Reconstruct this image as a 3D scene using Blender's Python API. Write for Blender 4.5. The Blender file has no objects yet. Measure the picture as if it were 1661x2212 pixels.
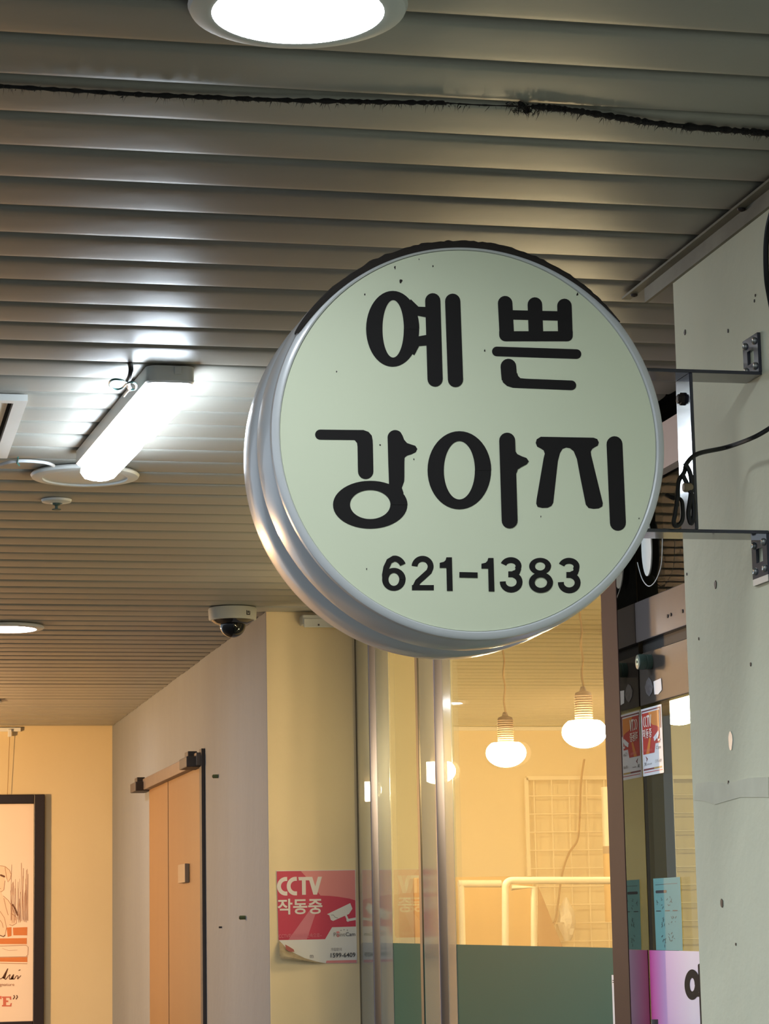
import bpy, bmesh, math, random
from mathutils import Vector, Matrix
random.seed(7)
S = bpy.context.scene
COL = S.collection
PI = math.pi

# ------------------------------------------------------------------ camera
F = 5291.8                                   # focal length in pixels of a 1661 x 2212 frame
YAW, PITCH, ROLL = 0.22001, 0.16521, -0.01891
CZ = 1.55                                    # eye height above the floor
_f = Vector((math.sin(YAW)*math.cos(PITCH), math.cos(YAW)*math.cos(PITCH), math.sin(PITCH)))
_r0 = Vector((math.cos(YAW), -math.sin(YAW), 0)); _u0 = _r0.cross(_f)
_r = math.cos(ROLL)*_r0 + math.sin(ROLL)*_u0
_u = -math.sin(ROLL)*_r0 + math.cos(ROLL)*_u0
cd = bpy.data.cameras.new('camera')
cd.sensor_fit = 'VERTICAL'; cd.sensor_height = 36.0; cd.lens = F/2212*36.0
cd.clip_start = 0.05; cd.clip_end = 100
cam = bpy.data.objects.new('camera', cd); COL.objects.link(cam)
m = Matrix.Identity(4)
for i in range(3):
    m[i][0] = _r[i]; m[i][1] = _u[i]; m[i][2] = -_f[i]
m[2][3] = CZ
cam.matrix_world = m
S.camera = cam

# ------------------------------------------------------------------ world, exposure
wd = bpy.data.worlds.new('night'); S.world = wd; wd.use_nodes = True
wd.node_tree.nodes['Background'].inputs[0].default_value = (0.70, 0.80, 0.90, 1)
wd.node_tree.nodes['Background'].inputs[1].default_value = 1.2
S.view_settings.view_transform = 'Standard'; S.view_settings.look = 'None'
S.view_settings.exposure = 0.0; S.view_settings.gamma = 1.0
S.view_settings.use_curve_mapping = False
S.cycles.max_bounces = 10; S.cycles.diffuse_bounces = 5; S.cycles.glossy_bounces = 5
S.cycles.transparent_max_bounces = 24; S.cycles.sample_clamp_indirect = 4.0
L_DOWN, L_TUBE, L_PEND, L_WARM = 66.0, 52.0, 150.0, 820.0
COLD = (0.86, 0.94, 1.0); WARM = (1.0, 0.81, 0.50); ORANGE = (1.0, 0.58, 0.24)

# ------------------------------------------------------------------ helpers: place
HC = 1.1058                                  # ceiling height above the eye
PW, PY0 = 0.15, 2.9701                       # plank pitch, first visible joint
def ray(px, py):
    return _r*((px-830.5)/F) - _u*((py-1106.0)/F) + _f
def at_x(px, py, X):
    d = ray(px, py); return d*(X/d.x) + Vector((0, 0, CZ))
def at_y(px, py, Y):
    d = ray(px, py); return d*(Y/d.y) + Vector((0, 0, CZ))
def at_z(px, py, Z):
    d = ray(px, py); return d*(Z/d.z) + Vector((0, 0, CZ))
H = HC + CZ                                  # ceiling height in the world

# ------------------------------------------------------------------ helpers: materials
def lin(r, g, b):
    f = lambda c: (c/255/12.92) if c/255 <= .04045 else ((c/255+.055)/1.055)**2.4
    return (f(r), f(g), f(b), 1)
MATS = {}
def nodes(name):
    mt = bpy.data.materials.new(name); mt.use_nodes = True
    nt = mt.node_tree; b = nt.nodes['Principled BSDF']
    MATS[name] = mt
    return mt, nt, b
def mat(name, rgb, rough=.5, metal=0.0, noise=0.0, scale=8.0, stretch=(1, 1, 1), rgb2=None, bump=0.0, bscale=60., spec=.5, coat=0.0):
    mt, nt, b = nodes(name)
    b.inputs['Roughness'].default_value = rough; b.inputs['Metallic'].default_value = metal
    b.inputs['Specular IOR Level'].default_value = spec
    if coat: b.inputs['Coat Weight'].default_value = coat; b.inputs['Coat Roughness'].default_value = .05
    c = lin(*rgb)
    tc = nt.nodes.new('ShaderNodeTexCoord'); mp = nt.nodes.new('ShaderNodeMapping')
    mp.inputs['Scale'].default_value = stretch
    nt.links.new(tc.outputs['Object'], mp.inputs[0])
    nz = nt.nodes.new('ShaderNodeTexNoise'); nz.inputs['Scale'].default_value = scale; nz.inputs['Detail'].default_value = 6
    nt.links.new(mp.outputs[0], nz.inputs['Vector'])
    if noise > 0:
        c2 = lin(*rgb2) if rgb2 else tuple(v*.6 for v in c[:3]) + (1,)
        cr = nt.nodes.new('ShaderNodeValToRGB'); cr.color_ramp.elements[0].position = .5-.32; cr.color_ramp.elements[1].position = .5+.25
        e0 = [c[i]*(1-noise)+c2[i]*noise for i in range(3)] + [1]
        cr.color_ramp.elements[0].color = e0; cr.color_ramp.elements[1].color = c
        nt.links.new(nz.outputs['Fac'], cr.inputs[0]); nt.links.new(cr.outputs[0], b.inputs['Base Color'])
    else:
        b.inputs['Base Color'].default_value = c
    if bump > 0:
        n2 = nt.nodes.new('ShaderNodeTexNoise'); n2.inputs['Scale'].default_value = bscale; n2.inputs['Detail'].default_value = 4
        nt.links.new(tc.outputs['Object'], n2.inputs['Vector'])
        bp = nt.nodes.new('ShaderNodeBump'); bp.inputs['Strength'].default_value = bump; bp.inputs['Distance'].default_value = .01
        nt.links.new(n2.outputs['Fac'], bp.inputs['Height']); nt.links.new(bp.outputs[0], b.inputs['Normal'])
    return mt
def emit(name, rgb, strength):
    mt, nt, b = nodes(name)
    b.inputs['Base Color'].default_value = (.8, .8, .8, 1)
    b.inputs['Emission Color'].default_value = tuple(rgb) + (1,)
    b.inputs['Emission Strength'].default_value = strength
    return mt
def glass(name, tint=(.95, .97, .95), f0=.04, gain=1.0, rough=.01, haze=0.0, hazecol=(.5, .55, .5)):
    mt, nt, b = nodes(name); nt.nodes.remove(b)
    out = nt.nodes['Material Output']
    g = nt.nodes.new('ShaderNodeNewGeometry')
    dp = nt.nodes.new('ShaderNodeVectorMath'); dp.operation = 'DOT_PRODUCT'
    nt.links.new(g.outputs['Incoming'], dp.inputs[0]); nt.links.new(g.outputs['Normal'], dp.inputs[1])
    def M(op, a, bb=None):
        n = nt.nodes.new('ShaderNodeMath'); n.operation = op
        for i, v in enumerate((a, bb)):
            if v is None: continue
            if isinstance(v, (int, float)): n.inputs[i].default_value = v
            else: nt.links.new(v, n.inputs[i])
        return n.outputs[0]
    c = M('ABSOLUTE', dp.outputs['Value']); c = M('SUBTRACT', 1.0, c); c = M('POWER', c, 5.0)
    c = M('MULTIPLY', c, (1-f0)*gain); c = M('ADD', c, f0*gain)
    tr = nt.nodes.new('ShaderNodeBsdfTransparent'); tr.inputs[0].default_value = tuple(tint) + (1,)
    gl = nt.nodes.new('ShaderNodeBsdfGlossy'); gl.inputs['Roughness'].default_value = rough; gl.inputs[0].default_value = (1, 1, 1, 1)
    base = tr.outputs[0]
    if haze > 0:
        df = nt.nodes.new('ShaderNodeBsdfDiffuse'); df.inputs[0].default_value = tuple(hazecol) + (1,)
        tl = nt.nodes.new('ShaderNodeBsdfTranslucent'); tl.inputs[0].default_value = tuple(hazecol) + (1,)
        m0 = nt.nodes.new('ShaderNodeMixShader'); m0.inputs[0].default_value = .3 if haze < .9 else .12
        nt.links.new(df.outputs[0], m0.inputs[1]); nt.links.new(tl.outputs[0], m0.inputs[2])
        m1 = nt.nodes.new('ShaderNodeMixShader'); m1.inputs[0].default_value = haze
        nt.links.new(base, m1.inputs[1]); nt.links.new(m0.outputs[0], m1.inputs[2]); base = m1.outputs[0]
    mx = nt.nodes.new('ShaderNodeMixShader')
    nt.links.new(c, mx.inputs[0]); nt.links.new(base, mx.inputs[1]); nt.links.new(gl.outputs[0], mx.inputs[2])
    nt.links.new(mx.outputs[0], out.inputs['Surface'])
    return mt

mat('plank', (160, 158, 149), .42, noise=.3, scale=3.0, stretch=(.4, 2, 1), rgb2=(130, 126, 116), bump=.05, bscale=25)
mat('void', (26, 24, 20), .9)
mat('pillar', (234, 235, 208), .75, noise=.55, scale=2.2, stretch=(1, 1, .5), rgb2=(190, 190, 166), bump=.25, bscale=18)
mat('plaster', (130, 134, 138), .75, noise=.45, scale=1.6, stretch=(1, 1.2, .35), rgb2=(98, 97, 96), bump=.2, bscale=16)
mat('end_yellow', (250, 224, 176), .7, noise=.25, scale=2.5, rgb2=(214, 192, 138), bump=.15, bscale=16)  # end face: brighter, yellower base colour than the grey side face
mat('farplaster', (224, 206, 164), .75, noise=.35, scale=1.8, stretch=(1, 1, .5), rgb2=(190, 168, 124), bump=.15, bscale=16)
mat('shopwall', (220, 206, 166), .7, noise=.12, scale=2.5)
mat('floor', (60, 57, 54), .5, noise=.4, scale=4, bump=.1)
mat('oldtrim', (150, 146, 126), .55, noise=.9, scale=14, stretch=(1, .5, 1), rgb2=(92, 86, 70))
mat('dark', (24, 22, 21), .6)
mat('white_plastic', (224, 226, 222), .35)
mat('sign_shell', (214, 217, 220), .3, noise=.35, scale=5, rgb2=(150, 148, 142), coat=.3)
mat('sign_face', (228, 234, 206), .42, noise=.22, scale=2.2, rgb2=(206, 213, 188), spec=.3)
mat('vinyl', (38, 36, 36), .7, spec=.12)
mat('grime', (46, 40, 36), .95, noise=.5, scale=50)
mat('bracket', (42, 44, 62), .12, noise=.2, scale=30, coat=.6)
mat('bracket_raw', (150, 152, 148), .4, metal=.6)
mat('cable_black', (22, 21, 22), .5)
mat('steel', (96, 90, 90), .2, metal=.12, spec=.16, noise=.25, scale=5, rgb2=(62, 59, 58))
mat('steel_dark', (72, 66, 62), .2, metal=.1, spec=.14, noise=.3, scale=4, rgb2=(46, 42, 40))
mat('mirror_steel', (160, 150, 138), .03, metal=1.0)
mat('jambpaint', (70, 50, 46), .6, noise=.3, scale=8, spec=.12)
mat('bronze', (96, 86, 70), .35, metal=.7)
mat('alu', (170, 168, 162), .3, metal=.9)
mat('mullion', (112, 106, 112), .35, metal=.6)
mat('olive', (92, 86, 62), .6)
glass('clear', (.97, .97, .93), gain=.75)
glass('doorglass', (.88, .91, .82), gain=.35)
glass('transomglass', (.55, .57, .58), gain=.3)
glass('satin', (.80, .82, .80), gain=1.0, rough=.12, haze=.5, hazecol=(.48, .48, .45))
glass('film', (.06, .10, .08), gain=.18, rough=.25, haze=.93, hazecol=(.085, .19, .13))
mat('red', (208, 62, 86), .4); mat('pinkish', (230, 142, 138), .4); mat('beam', (222, 128, 138), .4)
mat('paper', (232, 226, 216), .5); mat('ink', (48, 46, 50), .5); mat('ink_grey', (140, 132, 126), .5); mat('letter_white', (240, 226, 214), .45)
mat('curl', (176, 160, 130), .5, noise=.6, scale=60, rgb2=(120, 100, 70)); mat('torn', (176, 96, 84), .6)
mat('dorange', (226, 140, 60), .4); mat('dred', (196, 64, 56), .4); mat('dmaroon', (130, 62, 66), .4); mat('dyellow', (196, 160, 80), .4); mat('label_white', (236, 236, 240), .4)
mat('notice', (120, 172, 168), .6, noise=.2, scale=12)
mat('gridwhite', (236, 224, 190), .5); mat('railwhite', (238, 228, 200), .45)
mat('tan', (206, 170, 108), .6, noise=.3, scale=6, stretch=(4, 4, .6)); mat('brownboard', (150, 112, 64), .7)
mat('bag', (226, 220, 200), .4, bump=.8, bscale=30)
mat('socket', (84, 60, 34), .6); mat('cord', (150, 118, 72), .7)
mat('doorpaint', (132, 98, 58), .45, noise=.35, scale=3, stretch=(1, 2, .4), rgb2=(114, 80, 44))
mat('iron', (70, 60, 54), .6, noise=.5, scale=20); mat('ironbar', (120, 106, 96), .5, metal=.5, noise=.4, scale=12)
mat('plate_grey', (150, 130, 104), .5); mat('plug_green', (96, 104, 58), .6)
mat('frame_black', (38, 28, 24), .35); mat('print_paper', (244, 222, 198), .5, noise=.1, scale=3)
mat('sketch', (168, 118, 84), .7); mat('brick_print', (216, 128, 66), .6, noise=.3, scale=20); mat('dogfur', (240, 208, 178), .6); mat('sketch_dark', (104, 66, 42), .7)
mat('title_red', (206, 112, 88), .6)
mat('green_wire', (58, 110, 104), .4); mat('white_wire', (220, 222, 224), .4)
mat('smoke_dome', (14, 14, 18), .08, coat=.5); mat('camera_white', (206, 204, 192), .45)
mat('knob_green', (74, 96, 90), .45); mat('knob_face', (150, 190, 180), .3, metal=.4)
mat('foil', (186, 186, 196), .2, metal=.8, noise=.8, scale=120, rgb2=(80, 80, 96))
mat('fascia', (172, 150, 140), .6)
mat('dust', (38, 36, 36), .95)
mat('patch', (228, 227, 204), .8, noise=.4, scale=20)
emit('lamp_cold', COLD, L_DOWN); emit('lamp_tube', (.78, .89, 1.0), L_TUBE); emit('lamp_warm', WARM, L_PEND); emit('lamp_orange_assumed', ORANGE, L_WARM)
# pink print: magenta at the hinge side fading to lavender white
mt, nt, b = nodes('pinkprint'); b.inputs['Roughness'].default_value = .45
tc = nt.nodes.new('ShaderNodeTexCoord'); sx = nt.nodes.new('ShaderNodeSeparateXYZ'); nt.links.new(tc.outputs['Generated'], sx.inputs[0])
cr = nt.nodes.new('ShaderNodeValToRGB'); e = cr.color_ramp.elements
e[0].position = .68; e[0].color = lin(226, 218, 240); e[1].position = 1.0; e[1].color = lin(236, 84, 176)
k = cr.color_ramp.elements.new(.86); k.color = lin(216, 176, 226)
nt.links.new(sx.outputs['Y'], cr.inputs[0]); nt.links.new(cr.outputs[0], b.inputs['Base Color'])

# ------------------------------------------------------------------ helpers: meshes
def wloc(o):
    v = Vector((0, 0, 0))
    while o: v += o.location; o = o.parent
    return v
class MB:
    def __init__(s): s.v = []; s.f = []
    def add(s, vs, fs):
        n = len(s.v); s.v += [Vector(p) for p in vs]; s.f += [[i+n for i in f] for f in fs]; return s
    def box(s, x0, x1, y0, y1, z0, z1, c=0.0):
        if c <= 0:
            vs = [(x, y, z) for x in (x0, x1) for y in (y0, y1) for z in (z0, z1)]
            return s.add(vs, [(0, 1, 3, 2), (4, 6, 7, 5), (0, 4, 5, 1), (2, 3, 7, 6), (0, 2, 6, 4), (1, 5, 7, 3)])
        bm = bmesh.new(); bmesh.ops.create_cube(bm, size=1)
        for q in bm.verts:
            q.co = Vector(((x0+x1)/2+q.co.x*(x1-x0), (y0+y1)/2+q.co.y*(y1-y0), (z0+z1)/2+q.co.z*(z1-z0)))
        bmesh.ops.bevel(bm, geom=bm.edges[:], offset=c, segments=2, affect='EDGES', profile=.5)
        bm.verts.index_update()
        s.add([q.co.copy() for q in bm.verts], [[q.index for q in f.verts] for f in bm.faces]); bm.free(); return s
    def prism(s, pts, off):
        n = len(pts); pts = [Vector(p) for p in pts]; off = Vector(off)
        s.add(pts + [p+off for p in pts], [list(range(n)), list(range(2*n-1, n-1, -1))] + [(i, n+i, n+(i+1) % n, (i+1) % n) for i in range(n)])
        return s
    def tube(s, path, r, n=8, caps=True):
        path = [Vector(p) for p in path]; up = None; rings = []
        for i, p in enumerate(path):
            t = (path[min(i+1, len(path)-1)]-path[max(i-1, 0)]).normalized()
            if up is None:
                up = Vector((0, 0, 1)) if abs(t.z) < .9 else Vector((1, 0, 0))
            a = up - t*up.dot(t)
            if a.length < 1e-6: a = t.orthogonal()
            a.normalize(); up = a; bq = t.cross(a)
            rr = r[i] if isinstance(r, (list, tuple)) else r
            rings.append([p + (a*math.cos(2*PI*k/n)+bq*math.sin(2*PI*k/n))*rr for k in range(n)])
        vs = [q for g in rings for q in g]; fs = []
        for i in range(len(rings)-1):
            for k in range(n):
                fs.append((i*n+k, i*n+(k+1) % n, (i+1)*n+(k+1) % n, (i+1)*n+k))
        if caps: fs += [list(range(n-1, -1, -1)), [(len(rings)-1)*n+k for k in range(n)]]
        return s.add(vs, fs)
    def lathe(s, c, axis, prof, n=48, a0=0.0, a1=None):
        """prof: (radius, distance along axis)"""
        c = Vector(c); ax = Vector(axis).normalized(); u = ax.orthogonal().normalized(); w = ax.cross(u)
        full = a1 is None; a1 = a1 if a1 is not None else 2*PI
        m_ = n if full else n+1; vs = []
        for r, d in prof:
            for k in range(m_):
                t = a0+(a1-a0)*k/n; vs.append(c+ax*d+(u*math.cos(t)+w*math.sin(t))*r)
        fs = []
        for i in range(len(prof)-1):
            for k in range(n):
                k2 = (k+1) % m_; fs.append((i*m_+k, i*m_+k2, (i+1)*m_+k2, (i+1)*m_+k))
        if full:
            if prof[0][0] > 1e-6: fs.append(list(range(m_-1, -1, -1)))
            if prof[-1][0] > 1e-6: fs.append([(len(prof)-1)*m_+k for k in range(m_)])
        return s.add(vs, fs)
    def build(s, name, mname, parent=None, smooth=False, merge=True):
        if parent is not None:
            org = wloc(parent)
        else:
            xs = [p.x for p in s.v]; ys = [p.y for p in s.v]; zs = [p.z for p in s.v]
            org = Vector(((min(xs)+max(xs))/2, (min(ys)+max(ys))/2, min(zs)))
        me = bpy.data.meshes.new(name); me.from_pydata([p-org for p in s.v], [], s.f)
        bm = bmesh.new(); bm.from_mesh(me)
        if merge: bmesh.ops.remove_doubles(bm, verts=bm.verts[:], dist=1e-6)
        bmesh.ops.recalc_face_normals(bm, faces=bm.faces[:]); bm.to_mesh(me); bm.free()
        me.materials.append(MATS[mname])
        if smooth:
            me.polygons.foreach_set('use_smooth', [True]*len(me.polygons))
            try: me.set_sharp_from_angle(angle=math.radians(38))
            except Exception: pass
        o = bpy.data.objects.new(name, me); COL.objects.link(o)
        if parent is not None: o.parent = parent
        else: o.location = org
        return o
def tag(o, label, cat, group=None):
    o['label'] = label; o['category'] = cat
    if group: o['group'] = group
    return o
def thing(name, loc, label, cat, group=None):
    o = bpy.data.objects.new(name, None); COL.objects.link(o); o.location = Vector(loc); o.empty_display_size = .05
    return tag(o, label, cat, group)
def struct(o, label, cat):
    o['kind'] = 'structure'; return tag(o, label, cat)
def setting(name, loc, label, cat):
    return struct(thing(name, loc, label, cat), label, cat)
def bx(name, mname, parent, *a, c=0.0, smooth=False):
    return MB().box(*a, c=c).build(name, mname, parent, smooth)
def smooth_path(pts, n=8):
    pts = [Vector(p) for p in pts]; out = []
    for i in range(len(pts)-1):
        p0 = pts[max(i-1, 0)]; p1 = pts[i]; p2 = pts[i+1]; p3 = pts[min(i+2, len(pts)-1)]
        for k in range(n):
            t = k/n
            out.append(.5*((2*p1)+(p2-p0)*t+(2*p0-5*p1+4*p2-p3)*t*t+(3*p1-p0-3*p2+p3)*t**3))
    out.append(pts[-1]); return out

# ---- flat lettering: polygons in a 2-D sheet mapped onto a real plane
def stroke(path, w, caps='rr', n=10):
    """outline polygon of a pen stroke; caps per end: r round, b butt"""
    P = [Vector((p[0], p[1])) for p in path]; L = []; R = []
    for i, p in enumerate(P):
        t = (P[min(i+1, len(P)-1)]-P[max(i-1, 0)]).normalized(); nn = Vector((-t.y, t.x))
        ww = (w[i] if isinstance(w, (list, tuple)) else w)/2
        L.append(p+nn*ww); R.append(p-nn*ww)
    def cap(c, a, b, kind):
        if kind == 'b': return []
        d = a-c; out = []; d2 = b-c
        mid = Vector((d.y, -d.x))
        sgn = 1 if True else -1
        for k in range(1, n):
            t = PI*k/n; out.append(c + d*math.cos(t) + mid*math.sin(t))
        return out
    return L + cap(P[-1], L[-1], R[-1], caps[1]) + R[::-1] + cap(P[0], R[0], L[0], caps[0])
def ellipse(cx, cy, rx, ry, n=40, a0=0, a1=360):
    return [(cx+rx*math.cos(math.radians(a0+(a1-a0)*k/n)), cy+ry*math.sin(math.radians(a0+(a1-a0)*k/n))) for k in range(n+1)]
def ring(cx, cy, rx, ry, ix, iy, icx=None, icy=None, n=48):
    icx = cx if icx is None else icx; icy = cy if icy is None else icy
    o = ellipse(cx, cy, rx, ry, n); i = ellipse(icx, icy, ix, iy, n)
    return [[o[k], o[k+1], i[k+1], i[k]] for k in range(n)]
def rrect(x0, y0, x1, y1, r, n=6):
    r4 = r if isinstance(r, (list, tuple)) else (r,)*4; out = []
    for (cx, cy, a), q in zip(((x1, y1, 0), (x0, y1, 90), (x0, y0, 180), (x1, y0, 270)), r4):
        ccx = cx-q if cx == x1 else cx+q; ccy = cy-q if cy == y1 else cy+q
        if q <= 0: out.append((cx, cy)); continue
        for k in range(n+1):
            t = math.radians(a+90*k/n); out.append((ccx+q*math.cos(t), ccy+q*math.sin(t)))
    return out
def sheet(polys, mapf, nrm, th, name, mname, parent):
    """polys in sheet coordinates -> thin raised vinyl on the surface; nrm points out of the surface"""
    mb = MB(); nrm = Vector(nrm)
    for i, p in enumerate(polys):
        pts = [mapf(*q) for q in p]
        if th >= .0004 and len(polys) == 1: mb.prism(pts, nrm*th)
        else: mb.add([q+nrm*(min(th, .0003)+i*1.1e-5) for q in pts], [list(range(len(pts)))])
    return mb.build(name, mname, parent, merge=False)
_TXT = {}
def text_polys(body, bold=0.0):
    key = (body, bold)
    if key in _TXT: return _TXT[key]
    cu = bpy.data.curves.new('t', 'FONT'); cu.body = body; cu.size = 1; cu.offset = bold; cu.resolution_u = 3; cu.fill_mode = 'FRONT'
    o = bpy.data.objects.new('t', cu); COL.objects.link(o)
    dg = bpy.context.evaluated_depsgraph_get(); me = bpy.data.meshes.new_from_object(o.evaluated_get(dg))
    P = [[(me.vertices[i].co.x, me.vertices[i].co.y) for i in f.vertices] for f in me.polygons]
    bpy.data.objects.remove(o); bpy.data.curves.remove(cu); bpy.data.meshes.remove(me)
    _TXT[key] = P; return P
def text_in(body, x0, y0, x1, y1, bold=0.0, flip=True):
    """glyph polygons fitted into the rectangle x0..x1, y0 (top)..y1 (bottom) of a y-down sheet"""
    P = text_polys(body, bold)
    if not P: return []
    xs = [q[0] for p in P for q in p]; ys = [q[1] for p in P for q in p]
    a, b_, c, d = min(xs), max(xs), min(ys), max(ys)
    return [[(x0+(q[0]-a)/(b_-a)*(x1-x0), y1-(q[1]-c)/max(d-c, 1e-6)*(y1-y0)) for q in p] for p in P]

# ================================================================== THE SETTING
XP, XC, XD, XG = 1.385, 1.492, 1.740, 1.820       # pillar face, corridor face, door plane, shop glass plane
YS, YF, YP, YJ = 8.66, 13.79, 3.892, 5.21         # sign wall, far wall, pillar end, door jamb
YB = 10.2                                         # shop back wall

ceil = setting('ceiling', (0, 6, H), 'cream ceiling of long horizontal metal strips over the passage', 'ceiling')
bx('backing', 'void', ceil, -1.1, -.55, 8.0, YF+.2, H+.03, H+.06)
bx('backing', 'void', ceil, -.55, 2.0, -3.0, YF+.2, H+.03, H+.06)
# one plank cross-section, shared between planks of the same length
def plank_mesh(x0, x1):
    hw = PW/2-.0062
    prof = [(-hw, .022), (-hw, .007), (-hw+.002, .0035), (-hw+.006, .0018), (-hw+.02, .0006), (-.02, 0), (.02, 0), (hw-.02, .0006), (hw-.006, .0018), (hw-.002, .0035), (hw, .007), (hw, .022)]
    n = len(prof); vs = [(x, y, z) for x in (x0, x1) for y, z in prof]
    fs = [(i, i+1, n+i+1, n+i) for i in range(n-1)] + [list(range(n)), list(range(2*n-1, n-1, -1))]
    me = bpy.data.meshes.new('plank'); me.from_pydata(vs, [], fs)
    bm = bmesh.new(); bm.from_mesh(me); bmesh.ops.recalc_face_normals(bm, faces=bm.faces[:]); bm.to_mesh(me); bm.free()
    me.materials.append(MATS['plank']); me.polygons.foreach_set('use_smooth', [True]*len(me.polygons))
    try: me.set_sharp_from_angle(angle=math.radians(50))
    except Exception: pass
    return me
pm = {x: plank_mesh(-.5, x) for x in (XP-.002, XD-.01, XG-.02)}; pm[XC-.002] = plank_mesh(-1.05, XC-.002)
kk = -39
while True:
    y = PY0+(kk+.5)*PW
    if y > YF-.05: break
    xe = XP-.002 if y < YP else XD-.01 if y < YJ+.1 else XG-.02 if y < YS else XC-.002
    o = bpy.data.objects.new('plank', pm[xe]); COL.objects.link(o); o.parent = ceil
    o.location = (0, y-6, random.uniform(-.0012, .0012)); o.rotation_euler = (random.uniform(-.004, .004), 0, 0)
    kk += 1

struct(bx('floor', 'floor', None, -30, 4.6, -25.0, YF+.2, -.1, 0), 'grey floor of the passage under the shop signs', 'floor')
wr = setting('wall_right', (XP, 2.5, 0), 'pale greenish plaster wall end carrying the round sign bracket', 'wall')
bx('wall_face', 'pillar', wr, XP, 2.4, -3.0, YP, 0, H+.05, c=.006)
wc = setting('wall_corner', (XC, YS, 0), 'stained plaster wall block with the yellow end beside the shop glass', 'wall')
bx('wall_face', 'plaster', wc, XC, XG+.02, YS+.004, YF+.2, 0, H+.05, c=.006)
bx('end_face', 'end_yellow', wc, XC+.001, XG+.02, YS, YS+.004, 0, H+.05)
wf = struct(bx('wall_far', 'farplaster', None, -1.1, XC, YF, YF+.2, 0, H+.05), 'warm lit plaster wall closing the far end of the passage', 'wall')
struct(bx('wall_shop_back', 'shopwall', None, XG+.02, 4.6, YB, YB+.1, 0, H+.25), 'warm yellow back wall inside the shop behind the wire grid', 'wall')
struct(bx('wall_shop_side', 'shopwall', None, 4.4, 4.5, YP, YB, 0, H+.25), 'warm yellow side wall deep inside the shop', 'wall')
struct(bx('wall_shop_front', 'shopwall', None, 2.4, 4.5, YP-.1, YP, 0, H+.25), 'plain wall inside the shop behind the entrance', 'wall')
struct(bx('ceiling_shop', 'shopwall', None, XD+.06, 4.5, YP, YB, H+.12, H+.2), 'plain cream ceiling inside the pet shop', 'ceiling')

# marks on the pillar wall
def disc_x(px, py, r, name, mname, parent, X, dx=.0012, n=10, ry=1.0):
    c = at_x(px, py, X)
    pts = [c+Vector((0, math.cos(2*PI*i/n)*r*random.uniform(.8, 1.15), math.sin(2*PI*i/n)*r*ry*random.uniform(.8, 1.15))) for i in range(n)]
    return MB().prism(pts, (-dx, 0, 0)).build(name, mname, parent)
for px, py, r in ((1480, 718, .006), (1573, 715, .004), (1622, 1435, .004), (1546, 1263, .008), (1560, 1952, .009), (1510, 1380, .003), (1630, 650, .003), (1632, 638, .003), (1590, 2040, .003), (1484, 1240, .003), (1574, 1690, .004)):
    disc_x(px, py, r*.62, 'screw_hole', 'iron', wr, XP, ry=1.3)
disc_x(1579, 1600, .009, 'chipped_paint', 'white_plastic', wr, XP, ry=1.6)
q = [at_x(*p, XP) for p in ((1505, 1693), (1530, 1688), (1570, 1692), (1620, 1680), (1661, 1678), (1661, 1722), (1600, 1722), (1545, 1738), (1520, 1730), (1500, 1728))]
MB().prism(q, (-.0012, 0, 0)).build('plaster_patch', 'patch', wr)

# angle trim between pillar wall and ceiling
t1 = setting('trim_1', (XP, 3.4, H), 'weathered pale angle trim between pillar wall and ceiling', 'trim')
bx('flange', 'oldtrim', t1, XP-.006, XP, -1.0, 4.02, H-.034, H-.0045)
bx('lip', 'oldtrim', t1, XP-.022, XP-.006, -1.0, 4.10, H-.0085, H-.0045)
for yy in (4.06, 3.52):
    MB().lathe((XP-.012, yy, H-.009), (0, 0, -1), [(.0065, 0), (.006, .003), (.001, .005)], 12).build('screw', 'iron', t1)

# ---------------------------------------------------------------- shop window
win = setting('window_1', (XG, 7, 0), 'tall glass shop front with metal mullions and green frosted band', 'window')
ZF = -.075+CZ                                    # top of the frosted band
def yx(px, X, py=1750): return at_x(px, py, X).y
y_edges = [yx(775, XG), yx(805, XG), yx(818, XG), yx(905, XG), yx(947, XG), yx(961, XG), 5.33]
# panes
for a, b_ in ((y_edges[1], YS), (y_edges[4], y_edges[2]), (y_edges[6], y_edges[5])):
    bx('pane', 'clear', win, XG, XG+.008, a, b_, .02, H-.02)
    bx('frosted_band', 'film', win, XG-.0015, XG-.0002, a, b_, .35, ZF)
for a, b_ in ((805, 775.5), (845, 818), (945, 913), (981, 963)):
    bx('edge_strip', 'satin', win, XG-.004, XG-.0018, yx(a, XG), yx(b_, XG), .35 if a in (845, 945) else .02, H-.02)
for a, b_, mm, dx in ((776, 771, 'bronze', .005), (817, 805, 'mullion', .017), (912, 903, 'bronze', .005), (961, 947, 'mullion', .018)):
    ya = yx(b_, XG-dx/2)
    w_ = .012 if mm == 'mullion' else .035
    bx('mullion', mm, win, XG-dx, XG+.02, ya-w_, ya, 0, H-.01, c=.002)
bx('sill', 'steel', win, XG-.03, XG+.03, 5.33, YS, 0, .05)

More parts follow.
